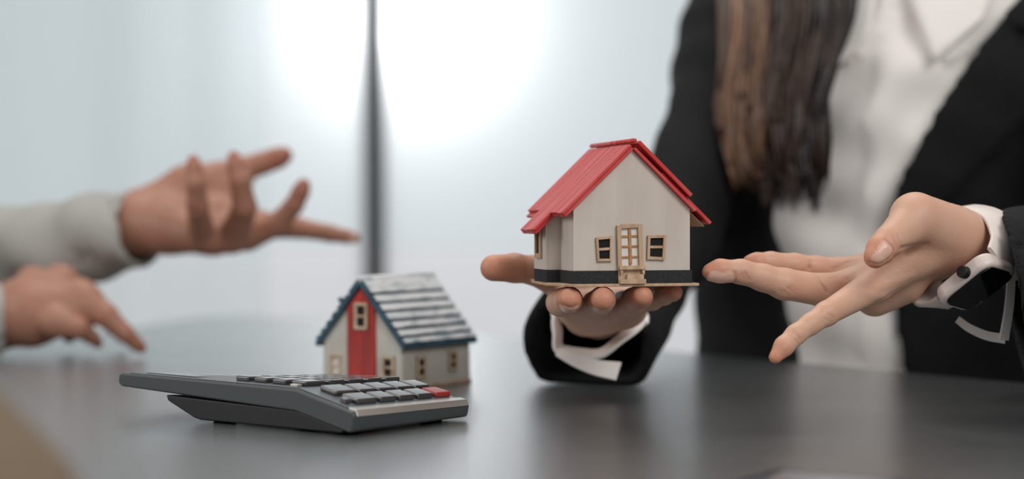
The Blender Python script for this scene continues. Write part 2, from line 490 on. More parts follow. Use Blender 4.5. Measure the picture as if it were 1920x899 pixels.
# table
tm = bpy.data.materials.new('dark_table'); tm.use_nodes = True
nt = tm.node_tree; b = nt.nodes['Principled BSDF']
tc = nt.nodes.new('ShaderNodeTexCoord'); mp = nt.nodes.new('ShaderNodeMapping')
mp.inputs['Rotation'].default_value = (0, 0, math.radians(8)); mp.inputs['Scale'].default_value = (1, 5, 1)
link(nt, tc, 'Object', mp, 'Vector')
n1 = nt.nodes.new('ShaderNodeTexNoise'); n1.inputs['Scale'].default_value = 45; n1.inputs['Detail'].default_value = 8
n1.inputs['Roughness'].default_value = .65
link(nt, mp, 'Vector', n1, 'Vector')
cr = nt.nodes.new('ShaderNodeValToRGB'); cr.color_ramp.elements[0].color = srgb(48, 50, 52); cr.color_ramp.elements[1].color = srgb(100, 102, 103)
link(nt, n1, 'Fac', cr, 'Fac'); link(nt, cr, 'Color', b, 'Base Color')
rr = nt.nodes.new('ShaderNodeMapRange'); rr.inputs['To Min'].default_value = 0.30; rr.inputs['To Max'].default_value = 0.48
link(nt, n1, 'Fac', rr, 'Value'); link(nt, rr, 'Result', b, 'Roughness')
n2 = nt.nodes.new('ShaderNodeTexNoise'); n2.inputs['Scale'].default_value = 420; n2.inputs['Detail'].default_value = 4
link(nt, mp, 'Vector', n2, 'Vector')
bp = nt.nodes.new('ShaderNodeBump'); bp.inputs['Strength'].default_value = 0.34; bp.inputs['Distance'].default_value = 0.0006
link(nt, n2, 'Fac', bp, 'Height'); link(nt, bp, 'Normal', b, 'Normal'); link(nt, bp, 'Normal', b, 'Coat Normal')
b.inputs['Coat Weight'].default_value = 1.0; b.inputs['Coat Roughness'].default_value = .19; b.inputs['Coat IOR'].default_value = 2.0
table = empty('meeting_table', (0, 1.0, 0))
tag(table, 'dark grey satin meeting table carrying both model houses and the calculator', 'table')
outl = [(1.0, .26), (.324, 1.188), (-.18, 1.88), (-.235, 1.945), (-.28, 1.97), (-.31, 1.955), (-.33, 1.92), (-.352, 1.80), (-.43, 1.40), (-.60, .55), (-.60, .26)]
prism('table_top', [(x, y - 1.0) for x, y in outl], 'z', ZT - 0.03, ZT, tm, table, bw=0.002)
for x, y in ((.62, -.6), (-.48, -.6), (-.27, .72), (.2, .2)):
    prism('leg', [(x - .025, y - .025), (x + .025, y - .025), (x + .025, y + .025), (x - .025, y + .025)], 'z', 0, ZT - 0.03, M['mullion'], table, bw=.003)

# ------------------------------------------------------------------ red-roofed model house (local mm, x along the front, y back)
hp = P(1075, 533, 0.955)
HYAW = math.radians(14)
house = empty('model_house', tuple(hp), HYAW)
tag(house, 'white card model house with red roof resting on the open fingers', 'model house')
s = 0.001
W, D = 63 * s, 70 * s
BH = 6.6 * s
EV, AP = 38.5 * s, 69 * s
SB, WD, WX = 24 * s, 24 * s, 7 * s         # setback, depth and width of the side wing
# base board (peeling card)
bl = [(-10, 20), (-7.5, 52), (-4, 73), (68, 73), (67, -3.2), (46, -4.2), (22, -4.4), (0, -3.8), (-9.5, 17)]
prism('base_board', [(x * s, y * s) for x, y in bl][::-1], 'z', -1.5 * s, 0.0, M['balsa'], house, bw=.0003)
# plinth band
prism('plinth', [(x * s, y * s) for x, y in [(-.7, -.7), (64, -.7), (64, 71), (-.7, 71), (-.7, 48.6), (-8, 48.6), (-8, 23.2), (-.7, 23.2)]], 'z', 0, BH, M['plinth'], house, bw=.0002)
# walls: front and back gables, side walls, wing
SL = (AP - EV) / (W / 2)
prism('front_wall', [(0, BH), (W, BH), (W, EV), (W / 2, AP), (0, EV)], 'y', 0, 1.6 * s, M['wall'], house, bw=.0002)
prism('back_wall', [(0, BH), (W, BH), (W, EV), (W / 2, AP), (0, EV)], 'y', D - 1.6 * s, D, M['wall'], house)
box('side_wall', (0, 1.6 * s, BH), (1.6 * s, D - 1.6 * s, EV), M['wall'], house)
box('side_wall', (W - 1.6 * s, 1.6 * s, BH), (W, D - 1.6 * s, EV), M['wall'], house)
prism('wing_front', [(-WX, BH), (0, BH), (0, EV), (-WX, EV - WX * SL)], 'y', SB, SB + 1.4 * s, M['wall'], house)
prism('wing_back', [(-WX, BH), (0, BH), (0, EV), (-WX, EV - WX * SL)], 'y', SB + WD - 1.4 * s, SB + WD, M['wall'], house)
box('wing_wall', (-WX - 1.2 * s, SB, BH), (-WX, SB + WD, EV - WX * SL), M['wall'], house, .0002)
# roof panels: a panel lives in (y, s) on a slope; s runs down from the ridge
th = math.atan(SL)
def roof_panel(name, side, pts, lift, thick, m, par=None):
    def fr(p, q, a):           # p = y, q = distance down the slope, a = height over the slope
        x = q * math.cos(th) + a * math.sin(th); z = -q * math.sin(th) + a * math.cos(th)
        return (W / 2 + side * x, p, AP + z)
    return prism(name, pts, 'z', lift, lift + thick, m, par or house, bw=.00025, frame=fr)
y0, y1 = -2.6 * s, D + 3 * s
# left slope: main layer with the wing's tongue, then a second layer, cut in boards
lay = [(y0, 0), (y0, 50 * s), (21 * s, 50 * s), (21 * s, 63 * s), (48.5 * s, 63 * s), (48.5 * s, 51 * s), (y1, 51 * s), (y1, 0)]
roof_panel('roof_underlay', -1, lay, 0.1 * s, 1.5 * s, M['roof_red'])
cuts = [y0, 9.4 * s, 20.6 * s, 33.5 * s, 48.5 * s, 60 * s, y1]
for i in range(6):
    a, c = cuts[i] + .12 * s, cuts[i + 1] - .12 * s
    e = (50, 50, 62.6, 63, 48, 48)[i] * s
    roof_panel('roof_board', -1, [(a, -.6 * s), (a, e + RNG.uniform(-.3, .3) * s), (c, e + RNG.uniform(-.3, .3) * s), (c, -.6 * s)], 1.7 * s, 1.5 * s + RNG.uniform(-.15, .15) * s, M['roof_red'])
# right slope: long lower layer, shorter upper layer standing proud
roof_panel('roof_underlay', 1, [(y0, 0), (y1, 0), (y1, 52 * s), (y0 - .6 * s, 46 * s)], 0.1 * s, 1.6 * s, M['roof_red'])
roof_panel('roof_board', 1, [(y0 + 3.2 * s, 20 * s), (y1, 20 * s), (y1, 57.5 * s), (y0 + 3.2 * s, 57.5 * s)], 1.8 * s, 1.8 * s, M['roof_red'])
roof_panel('roof_board', 1, [(y0 - .3 * s, -.8 * s), (y1, -.8 * s), (y1, 39 * s), (y0 - .3 * s, 39 * s)], 3.9 * s, 2.0 * s, M['roof_red'])
roof_panel('soffit', 1, [(4 * s, 44 * s), (y1, 44 * s), (y1, 57 * s), (4 * s, 57 * s)], -.4 * s, .45 * s, M['balsa'])
mesh('ridge_cap', *tube_vf([(W / 2 + .3 * s, y0 - .6 * s, AP + 4.6 * s), (W / 2, D / 2, AP + 4.5 * s), (W / 2 - .2 * s, y1, AP + 4.4 * s)], [1.3 * s] * 3, 7), M['roof_red'], house, smooth=True)

def fxz(px, py):
    """pixel on the front wall -> local (x, z)"""
    n = np.array([math.sin(HYAW), -math.cos(HYAW)]); ex = np.array([math.cos(HYAW), math.sin(HYAW)])
    dirx = (px - 960) / F
    d = (n @ hp[:2]) / (n @ np.array([dirx, 1.0]))
    q = P(px, py, d)
    return float((q[:2] - hp[:2]) @ ex), float(q[2] - hp[2])

def stick(name, par, pts, r0, r1, m, jit=0.0):
    """slim wooden bar with a skewed quad face: pts = 4 pixel corners on the front wall"""
    q = [fxz(*p) for p in pts]
    return prism(name, q, 'y', -r1, -r0, m, par, bw=.00015)

def card_window(name, outer, fw, mid, label=None):
    """outer: four pixel corners (tl, tr, br, bl)"""
    w = empty(name); w.parent = house
    o = np.array(outer, float); c = o.mean(0)
    def ins(a, b, t): return tuple(np.array(a) + (np.array(b) - np.array(a)) * t)
    tl, tr, br, bl_ = [tuple(p) for p in o]
    stick('pane', w, [tl, tr, br, bl_], 0.0, .25 * s, M['hole'])
    wd = np.linalg.norm(o[1] - o[0]); ht = np.linalg.norm(o[3] - o[0])
    a, bb = fw / wd, fw / ht
    stick('frame_bar', w, [tl, ins(tl, tr, a), ins(bl_, br, a), bl_], .25 * s, 1.6 * s, M['balsa'])
    stick('frame_bar', w, [ins(tr, tl, a), tr, br, ins(br, bl_, a)], .25 * s, 1.8 * s, M['balsa'])
    stick('frame_bar', w, [ins(tl, tr, a), ins(tr, tl, a), ins(ins(tr, tl, a), ins(br, bl_, a), bb), ins(ins(tl, tr, a), ins(bl_, br, a), bb)], .25 * s, 1.5 * s, M['balsa'])
    stick('frame_bar', w, [ins(ins(bl_, br, a), ins(tl, tr, a), bb * 1.15), ins(ins(br, bl_, a), ins(tr, tl, a), bb), ins(br, bl_, a), ins(bl_, br, a)], .25 * s, 1.5 * s, M['balsa'])
    m0, m1 = ins(ins(tl, tr, a), ins(bl_, br, a), mid), ins(ins(tr, tl, a), ins(br, bl_, a), mid)
    k = 2.6
    stick('glazing_bar', w, [(m0[0], m0[1] - k), (m1[0], m1[1] - k), (m1[0], m1[1] + k), (m0[0], m0[1] + k)], .25 * s, 1.2 * s, M['balsa'])
    return w
card_window('window', [(1116, 446), (1147, 443), (1146, 490), (1119, 491)], 4.6, .50)
card_window('window', [(1213, 442), (1248, 441), (1245, 488), (1212, 487)], 5.2, .48)
# door of white panes with stained glazing bars
dr = empty('door'); dr.parent = house
stick('panel', dr, [(1157, 422), (1202, 421), (1204, 502), (1158, 502)], 0, .3 * s, M['pane_w'])
stick('frame_bar', dr, [(1155, 423), (1163, 422), (1164, 504), (1157, 505)], .3 * s, 2.2 * s, M['balsa'])
stick('frame_bar', dr, [(1194, 421), (1202, 420), (1205, 503), (1197, 504)], .3 * s, 2.2 * s, M['balsa'])
stick('frame_bar', dr, [(1163, 421), (1194, 420), (1194, 427), (1163, 429)], .3 * s, 2.0 * s, M['balsa'])
stick('glazing_bar', dr, [(1177, 429), (1182, 428), (1184, 496), (1179, 497)], .3 * s, 1.3 * s, M['balsa_b'])
for y in (442, 461, 481):
    stick('glazing_bar', dr, [(1164, y), (1195, y - 1), (1195, y + 3), (1164, y + 4)], .3 * s, 1.0 * s, M['balsa_b'])
st = empty('porch'); st.parent = house
stick('threshold', st, [(1158, 499), (1206, 498), (1207, 505), (1158, 506)], .2 * s, 4.2 * s, M['balsa'])
stick('riser', st, [(1158, 506), (1206, 505), (1205, 530), (1158, 530)], .7 * s, 1.6 * s, M['balsa'])
stick('post', st, [(1160, 506), (1165, 506), (1164, 514), (1161, 515)], 1.6 * s, 3.6 * s, M['balsa'])
stick('post', st, [(1200, 505), (1206, 505), (1205, 515), (1201, 513)], 1.6 * s, 3.6 * s, M['balsa'])
stick('step', st, [(1172, 515), (1203, 514), (1203, 524), (1172, 525)], 1.6 * s, 4.0 * s, M['balsa'])
stick('step', st, [(1157, 524), (1205, 523), (1205, 532), (1157, 532)], 1.6 * s, 6.0 * s, M['balsa'])
# slim window on the wing
sw = empty('window'); sw.parent = house
X0 = -WX - 1.2 * s
box('pane', (X0 - .25 * s, SB + 8 * s, 14 * s), (X0, SB + 17 * s, 28 * s), M['hole'], sw)
for (a, c, z0, z1) in ((7, 9, 12.5, 29.5), (16, 18, 12.5, 29.5), (9, 16, 12.5, 15), (9, 16, 27, 29.5)):
    box('frame_bar', (X0 - 1.5 * s, SB + a * s, z0 * s), (X0 - .2 * s, SB + c * s, z1 * s), M['balsa'], sw, .0002)

# ------------------------------------------------------------------ blue-roofed ceramic house
bp_ = P(755, 736, 1.1285); bp_[2] = ZT
BY = math.atan2(-.545, .838)
ex = np.array([math.cos(BY), math.sin(BY)])
W2, D2, E2, A2 = 62 * s, 73 * s, 29 * s, 65 * s
org = bp_ - np.array([ex[0] * W2, ex[1] * W2, 0])
bh = empty('ceramic_house', tuple(org), BY)
tag(bh, 'cream ceramic house with blue tiled roof and red front standing on the table', 'model house')
prism('walls', [(0, 0), (W2, 0), (W2 - .6 * s, E2), (W2 / 2, A2 - 2 * s), (.6 * s, E2)], 'y', 0, D2, M['glaze'], bh, bw=.0012)
prism('base_strip', [(W2 - .5 * s, -.4 * s), (W2 + .7 * s, -.4 * s), (W2 + .7 * s, D2 + .4 * s), (W2 - .5 * s, D2 + .4 * s)], 'z', 0, 3 * s, M['terra'], bh, bw=.0006)
prism('red_front', [(20.5 * s, 0), (42.3 * s, 0), (41.5 * s, 50 * s), (31 * s, 62 * s), (20.3 * s, 50 * s)], 'y', -1.3 * s, 0.5 * s, M['red_glaze'], bh, bw=.0005)
def cer_window(x0, x1, z0, z1, yf=0.0, side=False, light=False):
    w = empty('window'); w.parent = bh
    fr = 2.0 * s
    def bx(nm, a0, a1, c0, c1, d0, d1, m, bw=.0004):
        if side: box(nm, (W2 - d0, a0, c0), (W2 + d1, a1, c1), m, w, bw)
        else: box(nm, (a0, yf - d1, c0), (a1, yf + d0, c1), m, w, bw)
    bx('pane', x0, x1, z0, z1, .2 * s, .3 * s, M['pane_w'] if light else M['hole'], 0)
    bx('frame_bar', x0, x0 + fr, z0, z1, 0, 1.3 * s, M['terra']); bx('frame_bar', x1 - fr, x1, z0, z1, 0, 1.3 * s, M['terra'])
    bx('frame_bar', x0, x1, z0, z0 + fr, 0, 1.4 * s, M['terra']); bx('frame_bar', x0, x1, z1 - fr, z1, 0, 1.4 * s, M['terra'])
    bx('glazing_bar', x0 + fr, x1 - fr, (z0 + z1) / 2 - .7 * s, (z0 + z1) / 2 + .7 * s, 0, 1.0 * s, M['terra'])
    return w
cer_window(26.5 * s, 36.5 * s, 36.5 * s, 53 * s, -1.3 * s)
cer_window(7 * s, 15.5 * s, 6.5 * s, 20.5 * s, light=True)
cer_window(46.5 * s, 56 * s, 7 * s, 21 * s)
cer_window(14 * s, 23.5 * s, 6.5 * s, 20.5 * s, side=True)
cer_window(48 * s, 57 * s, 9 * s, 21.5 * s, side=True)
sl2 = (A2 - E2) / (W2 / 2); t2 = math.atan(sl2); L2 = (W2 / 2) / math.cos(t2)
def bp2(name, side, pts, lift, thick, mats, par=None, bw=.0006):
    def fr(p, q, a):
        x = q * math.cos(t2) + a * math.sin(t2); z = -q * math.sin(t2) + a * math.cos(t2)
        return (W2 / 2 + side * x, p, A2 + z)
    o = prism(name, pts, 'z', lift, lift + thick, mats, par or rf, bw=bw, frame=fr)
    return o
rf = empty('roof'); rf.parent = bh
for side in (-1, 1):
    bp2('roof_slab', side, [(-3 * s, 0), (D2 + 2.5 * s, 0), (D2 + 2.5 * s, L2 + 4.5 * s), (-3 * s, L2 + 4.5 * s)], -1.2 * s, 3.2 * s, M['teal'], bw=.0008)
    edges = [-1.0, 12.3, 19.3, 26.2, 33.2, 39.8, 46.0, 51.6]
    for i in range(7):
        q0, q1 = edges[i] * s, edges[i + 1] * s
        n = 14; pa = []
        for k in range(n + 1):
            yy = -2.4 * s + (D2 + 4.2 * s) * k / n
            pa.append((yy, q1 - 2.0 * s + RNG.uniform(-.35, .35) * s))
        pts = [(-2.4 * s, q0 - .2 * s)] + pa + [(D2 + 1.8 * s, q0 - .2 * s)]
        tl_ = bp2('tile_row', side, pts, 1.0 * s, 2.5 * s, M['tile'])
        tl_.data.materials.append(M['teal'])
        for p in tl_.data.polygons:            # the thick lower lips carry the bare blue glaze
            if len(p.vertices) == 4: p.material_index = 1
mesh('ridge_roll', *tube_vf([(W2 / 2, -2.5 * s, A2 + 2.4 * s), (W2 / 2, D2 / 2, A2 + 2.7 * s), (W2 / 2, D2 + 2 * s, A2 + 2.4 * s)], [2.2 * s] * 3, 8), M['tile'], rf, smooth=True)
fx = empty('roof_ornament'); fx.parent = bh
vv, ff = tube_vf([(15 * s, 4 * s, A2 - 21 * s), (13.4 * s, 4 * s, A2 - 15.5 * s), (12 * s, 4 * s, A2 - 11.5 * s)], [1.6 * s, 1.2 * s, 1.5 * s], 7)
mesh('stem', vv, ff, M['teal'], fx, smooth=True)
vv, ff = tube_vf([(9.6 * s, 4 * s, A2 - 10.6 * s), (12 * s, 4 * s, A2 - 10.9 * s), (15.5 * s, 4 * s, A2 - 11.3 * s)], [1.0 * s, 1.9 * s, 1.0 * s], 7)
mesh('cap', vv, ff, M['teal'], fx, smooth=True)

# ------------------------------------------------------------------ calculator (local x across, y from the front edge to the display)
cpn = P(660, 820, 0.90)
CA = math.atan2(.072, .0545)
calc = empty('desk_calculator', (cpn[0], cpn[1], ZT), CA)
tag(calc, 'grey desk calculator with raised display end lying before the blue-roofed house', 'calculator')
CW, CL = 90 * s, 168 * s
def cfr(p, q, a):
    """p along the length, q up, a across: the far side hangs a little lower, most at the display"""
    k = max(0.0, min(1.0, (q - 2 * s) / (8 * s)))
    return (a, p, q - k * (a / CW) * (1.8 * s + 6.0 * s * max(0, p) / CL))
def cprism(name, pts, x0, x1, m, bw): return prism(name, pts, 'x', x0, x1, m, calc, bw=bw, frame=cfr)
prof = [(0, 2.6), (2, 1.6), (38, 10.0), (166, 15.2), (168.5, 17), (168, 21.4), (165.5, 22.3), (38, 20.8), (1, 12.2), (-1.2, 10.2)]
cprism('body', [(t * s, z * s) for t, z in prof][::-1], 0, CW, M['calc'], .0011)
under = [(8, .9), (107, .9), (111, 1.6), (131, 9.4), (132.5, 12.6), (38, 10.4), (6, 2.6)]
cprism('battery_housing', [(t * s, z * s) for t, z in under][::-1], 1.2 * s, CW - 6 * s, M['under'], .001)
for x in (8, 72):
    for t in (10, 96): box('rubber_foot', (x * s, t * s, 0), ((x + 9) * s, (t + 8) * s, 1.2 * s), M['lining'], calc, .0004)
def top_h(t): return (12.2 + (t - 1) * 8.6 / 37) if t < 38 else (20.8 + (t - 38) * 1.5 / 127.5)
def plate(name, t0, t1, x0, x1, up, m, bw=.0004, lift=0.0):
    a, c = top_h(t0) + lift, top_h(t1) + lift
    return cprism(name, [(t0 * s, a * s), (t1 * s, c * s), (t1 * s, (c + up) * s), (t0 * s, (a + up) * s)], x0 * s, x1 * s, m, bw)
plate('face_plate', 5, 38, 3.5, 86.5, .5, M['calc_top']); plate('face_plate', 38, 163, 3.5, 86.5, .5, M['calc_top'])
cprism('front_trim', [(-1.6 * s, 9.6 * s), (-.2 * s, 12.9 * s), (4.5 * s, 13.9 * s), (4.5 * s, 12.6 * s), (.6 * s, 11.6 * s), (-.6 * s, 9.6 * s)], 2.5 * s, CW - 1.0 * s, M['silver'], .0003)
plate('display', 118, 156, 9, 81, .6, M['black_glass'], lift=.5)
plate('solar_cell', 103, 112, 46, 81, .5, M['black_glass'], lift=.5)
kx = [(12, 27), (29.5, 41.5), (44, 56), (58.5, 70.5), (73, 85)]
kt = [(7.5, 18), (21.5, 32.5), (42, 52), (56, 65.5), (69.5, 78.5), (82.5, 91.5)]
for r, (t0, t1) in enumerate(kt):
    for c, (x0, x1) in enumerate(kx):
        kr = (r, c) in ((0, 4), (3, 4))
        k = plate('key', t0, t1, x0, x1, 2.9, M['key_red'] if kr else M['key'], bw=.0009, lift=.4)
        if kr: k['label'] = 'red key'
plate('slide_switch', 9.5, 13.5, 6, 9.5, 2.6, M['key'], lift=.4)
plate('slide_switch', 42, 47, 6, 9.5, 1.6, M['silver'], lift=.4)

# ------------------------------------------------------------------ tablet at the near edge
tcn = P(1457, 880, .7620); tcn[2] = ZT
pr = P(1700, 899, .7620 * 480 / 499)
e1 = (pr - tcn)[:2]; e1 /= np.linalg.norm(e1)
tab = empty('tablet_computer', (tcn[0], tcn[1], ZT), math.atan2(e1[1], e1[0]))
tag(tab, 'dark framed tablet lying flat at the near edge of the table', 'tablet')
M['screen'] = mat('grey_screen', srgb(120, 122, 128), rough=0.12, spec=0.6)
box('frame', (0, -.175, 0), (.245, 0, .0035), M['matte_black'], tab, .0008)
box('screen', (.005, -.170, .0034), (.240, -.005, .0038), M['screen'], tab)

# ------------------------------------------------------------------ people
def torso_fn(levels, yaw):
    """levels: (z, cx, cy, a, b); returns a signed distance-like function of X, Y, Z arrays"""
    L = np.array(levels, float)
    fwd = np.array([-math.sin(yaw), -math.cos(yaw)]); rgt = np.array([-math.cos(yaw), math.sin(yaw)])
    zs = np.linspace(L[0, 0], L[-1, 0], 120)
    prm = smooth_path(L, 400)
    def fn(X, Y, Z):
        zc = np.clip(Z, L[0, 0], L[-1, 0])
        cx, cy, a, b = [np.interp(zc, prm[:, 0], prm[:, k]) for k in (1, 2, 3, 4)]
        u = (X - cx) * rgt[0] + (Y - cy) * rgt[1]; w = (X - cx) * fwd[0] + (Y - cy) * fwd[1]
        q = np.sqrt((u / a) ** 2 + (w / b) ** 2)
        d = (q - 1) * np.minimum(a, b)
        return np.maximum(d, np.maximum(L[0, 0] - Z, Z - L[-1, 0])).astype(np.float32)
    return fn, fwd, rgt

def in_poly(poly, U, V):
    inside = np.zeros(np.broadcast(U, V).shape, bool)
    n = len(poly)
    for i in range(n):
        x0, y0 = poly[i]; x1, y1 = poly[(i + 1) % n]
        if y0 == y1: continue
        c = (y0 > V) != (y1 > V)
        inside ^= c & (U < (x1 - x0) * (V - y0) / (y1 - y0) + x0)
    return inside

# ---- woman in the black jacket
woman = empty('person', (0.33, 1.48, 0.0))
tag(woman, 'person in black jacket and white shirt holding the red-roofed house', 'person')
YAW = math.radians(38)
def lv(z, px, d, a, b):
    return (ZT + z, (px - 960) / F * d, d, a, b)
levels = [lv(-.30, 1640, 1.53, .17, .13), lv(-.1, 1640, 1.50, .140, .118), lv(.03, 1640, 1.485, .136, .112), lv(.14, 1650, 1.475, .155, .115),
          lv(.22, 1665, 1.475, .172, .108), lv(.30, 1690, 1.49, .165, .085), lv(.345, 1700, 1.50, .12, .068), lv(.375, 1700, 1.505, .07, .055)]
tf, fwd, rgt = torso_fn(levels, YAW)
def front_d(px, py, off=0.0, lo=1.2, hi=1.7):
    """distance at which the pixel's sight line meets the torso"""
    ds = np.linspace(lo, hi, 500)
    q = np.array([P(px, py, d) for d in ds])
    val = tf(q[:, 0], q[:, 1], q[:, 2]) - off
    k = np.argmax(val < 0)
    return ds[k] if val[k] < 0 else None
# chest plane: pixel outlines are laid on it and carried along the chest's own facing
pc = np.array([*(np.array(levels[3][1:3]) + fwd * .115), ZT + .14])
n3 = np.array([fwd[0], fwd[1], 0.0])
def chest_uv(px, py):
    dirv = np.array([(px - 960) / F, 1.0, -(py - HOR) / F]); o = np.array([0, 0, ZC])
    t = ((pc - o) @ n3) / (dirv @ n3)
    q = o + dirv * t
    return (float((q - pc)[:2] @ rgt), float(q[2]))
def grid_uv(X, Y):
    return (X - pc[0]) * rgt[0] + (Y - pc[1]) * rgt[1]
def front_side(X, Y):
    return ((X - pc[0]) * fwd[0] + (Y - pc[1]) * fwd[1]) > -.13
opening = [chest_uv(*p) for p in [(1500, -60), (1470, 120), (1455, 330), (1452, 410), (1470, 560), (1492, 700), (1496, 1000), (1660, 1000), (1668, 690), (1655, 560), (1668, 390), (1692, 325), (1770, 160), (1850, 0), (1900, -100), (1700, -300)]]
lapel_l = [chest_uv(*p) for p in [(1850, 0), (1770, 160), (1692, 325), (1668, 390), (1660, 470), (1765, 370), (1845, 270), (1935, 165), (1890, 90), (1845, 30)]]
collar_j = [chest_uv(*p) for p in [(1850, -5), (1845, 35), (1900, 60), (1990, 40), (1990, -80), (1890, -90)]]
collar_r = [chest_uv(*p) for p in [(1690, -40), (1690, 5), (1712, 55), (1752, 116), (1800, 80), (1838, 30), (1870, -50)]]
collar_l = [chest_uv(*p) for p in [(1600, -40), (1588, 50), (1568, 126), (1605, 105), (1630, 62), (1640, 0), (1640, -40)]]
placket = [chest_uv(*p) for p in [(1640, 20), (1672, 20), (1640, 400), (1625, 700), (1595, 700), (1610, 400)]]
h = 0.004
fl = Field((-.06, 1.05, ZT - .30), (.75, 1.75, ZT + .40), h)
X = fl.ax[0][:, None, None]; Y = fl.ax[1][None, :, None]; Z = fl.ax[2][None, None, :]
T = tf(X, Y, Z)
U = grid_uv(X, Y) + 0 * Z; V = Z + 0 * U; FR = front_side(X, Y) & (Z > -9)
# shirt: the torso with folds, collar wings and placket
fold = 0.0022 * np.sin(U * 95 + V * 60 + 3 * np.sin(V * 14)) + 0.0016 * np.sin(U * 40 - V * 120)
off = 0.003 + fold + 0.005 * (in_poly(collar_r, U, V) & FR) + 0.005 * (in_poly(collar_l, U, V) & FR) + 0.0015 * (in_poly(placket, U, V) & FR)
v, f = nets((T - off).astype(np.float32), fl.lo, h)
shirt = fmesh('shirt', relax(v, f, 1), f, M['shirt'], None)
shirt.parent = woman; shirt.matrix_parent_inverse = Matrix.Translation(-woman.location)
# jacket: thicker shell with the front opening cut away, lapels proud, sleeves
J = T - (0.011 + 0.006 * (in_poly(lapel_l, U, V) & FR) + 0.008 * (in_poly(collar_j, U, V) & FR)).astype(np.float32)
cut = in_poly(opening, U, V) & FR
sh_r, el_r, mo_r = P(1455, -35, 1.60), P(1250, 456, 1.385), P(1108, 638, 1.170)
sh_l, el_l, mo_l = P(1985, -35, 1.40), P(2180, 470, 1.23), P(1930, 545, 1.055)
rp = lambda px, d: px * d / F
J = J.astype(np.float32); J[cut] = 0.05
fl.cone(J, sh_r, rp(108, 1.6), el_r, rp(88, 1.385), .015)
fl.cone(J, el_r, rp(80, 1.385), mo_r, rp(128, 1.170), .02)
fl.cone(J, sh_l, rp(118, 1.4), el_l, rp(120, 1.23), .02)
# soft creases along the sleeves
J = J + (0.0008 * np.sin(X * 70 + Z * 130 + 2 * np.sin(Y * 25))).astype(np.float32)
# hollow cuff end of the right sleeve
ax_r = (el_r - mo_r) / np.linalg.norm(el_r - mo_r)
Bc = fl.new(); fl.cone(Bc, mo_r - ax_r * .06, .037, mo_r + ax_r * .06, .030, 0)
Bc = np.maximum(Bc, (ZT + .007) - Z)
J = np.maximum(J, -Bc)
pl = (X - mo_r[0]) * ax_r[0] + (Y - mo_r[1]) * ax_r[1] + (Z - mo_r[2]) * ax_r[2]   # flat cut at the mouth
near = np.sqrt((X - mo_r[0]) ** 2 + (Y - mo_r[1]) ** 2 + (Z - mo_r[2]) ** 2) < .08
J = np.where(near, np.maximum(J, -(pl + .012)), J)
tabl = np.array(outl)
edge_n = np.array([.808, .589]); edge_p = np.array([.324, 1.188])
over = ((X - edge_p[0]) * edge_n[0] + (Y - edge_p[1]) * edge_n[1]) < .004
J = np.where(over & (Z > ZT - .03), np.maximum(J, (ZT + .0004) - Z), J)               # sleeves rest on the table top
J = np.where(over & (Z <= ZT - .03), .02, J).astype(np.float32)
v, f = nets(J, fl.lo, h)
jk = fmesh('jacket', relax(v, f, 2), f, M['jacket'], None)
jk.parent = woman; jk.matrix_parent_inverse = Matrix.Translation(-woman.location)
def own(o, p):
    o.parent = p; o.matrix_parent_inverse = Matrix.Translation(-p.location); return o
# left sleeve: its own finer tube with a hollow mouth
h3 = .0023
ft = Field((.20, .92, ZT - .02), (.50, 1.30, ZT + .16), h3)
A = ft.new()
c0, c1, c2 = P(1925, 548, 1.045), P(2030, 540, 1.10), P(2180, 475, 1.225)
ft.cone(A, P(1815, 552, .990), rp(150, 1.0), c0, rp(150, 1.045), .01); ft.cone(A, c0, rp(150, 1.045), c1, rp(142, 1.1), .01); ft.cone(A, c1, rp(142, 1.1), c2, rp(124, 1.225), .01)
X = ft.ax[0][:, None, None]; Y = ft.ax[1][None, :, None]; Z = ft.ax[2][None, None, :]
A = A + (0.0014 * np.sin(X * 60 + Z * 110 + 2 * np.sin(Y * 33))).astype(np.float32)
dirn = np.array([.95, -.21, .16]); dirn /= np.linalg.norm(dirn)
q0 = P(1897, 545, 1.03)
A = np.maximum(A, -((X - q0[0]) * dirn[0] + (Y - q0[1]) * dirn[1] + (Z - q0[2]) * dirn[2]))
B = ft.new(); ft.cone(B, P(1780, 552, .973), rp(130, 1.0), c0, rp(130, 1.045), 0); ft.cone(B, c0, rp(130, 1.045), P(2000, 542, 1.085), rp(122, 1.08), 0)
A = np.maximum(A, -B).astype(np.float32)
v, f = nets(A, ft.lo, h3)
own(fmesh('jacket_sleeve', relax(v, f, 2), f, M['jacket']), woman)

# collar wings: cloth laid over the shirt front
def drape(name, corners, off, m, par, n=9, thick=.0018):
    tl, tr, br, bl2 = [np.array(c, float) for c in corners]; vs, fs = [], []
    for j in range(n):
        for i in range(n):
            a_, c_ = i / (n - 1), j / (n - 1)
            q = (tl * (1 - a_) + tr * a_) * (1 - c_) + (bl2 * (1 - a_) + br * a_) * c_
            d = front_d(q[0], q[1], off) or 1.42
            vs.append(P(q[0], q[1], d))
    for j in range(n - 1):
        for i in range(n - 1): fs.append((j * n + i, j * n + i + 1, (j + 1) * n + i + 1, (j + 1) * n + i))
    o = mesh(name, vs, fs, m, None, smooth=True); own(o, par)
    sd = o.modifiers.new('t', 'SOLIDIFY'); sd.thickness = thick; sd.offset = 0
    return o
drape('collar', [(1690, -35), (1885, -60), (1842, 36), (1752, 118)], .014, M['shirt'], woman)
drape('collar', [(1600, -40), (1648, -30), (1630, 62), (1568, 128)], .016, M['shirt'], woman)

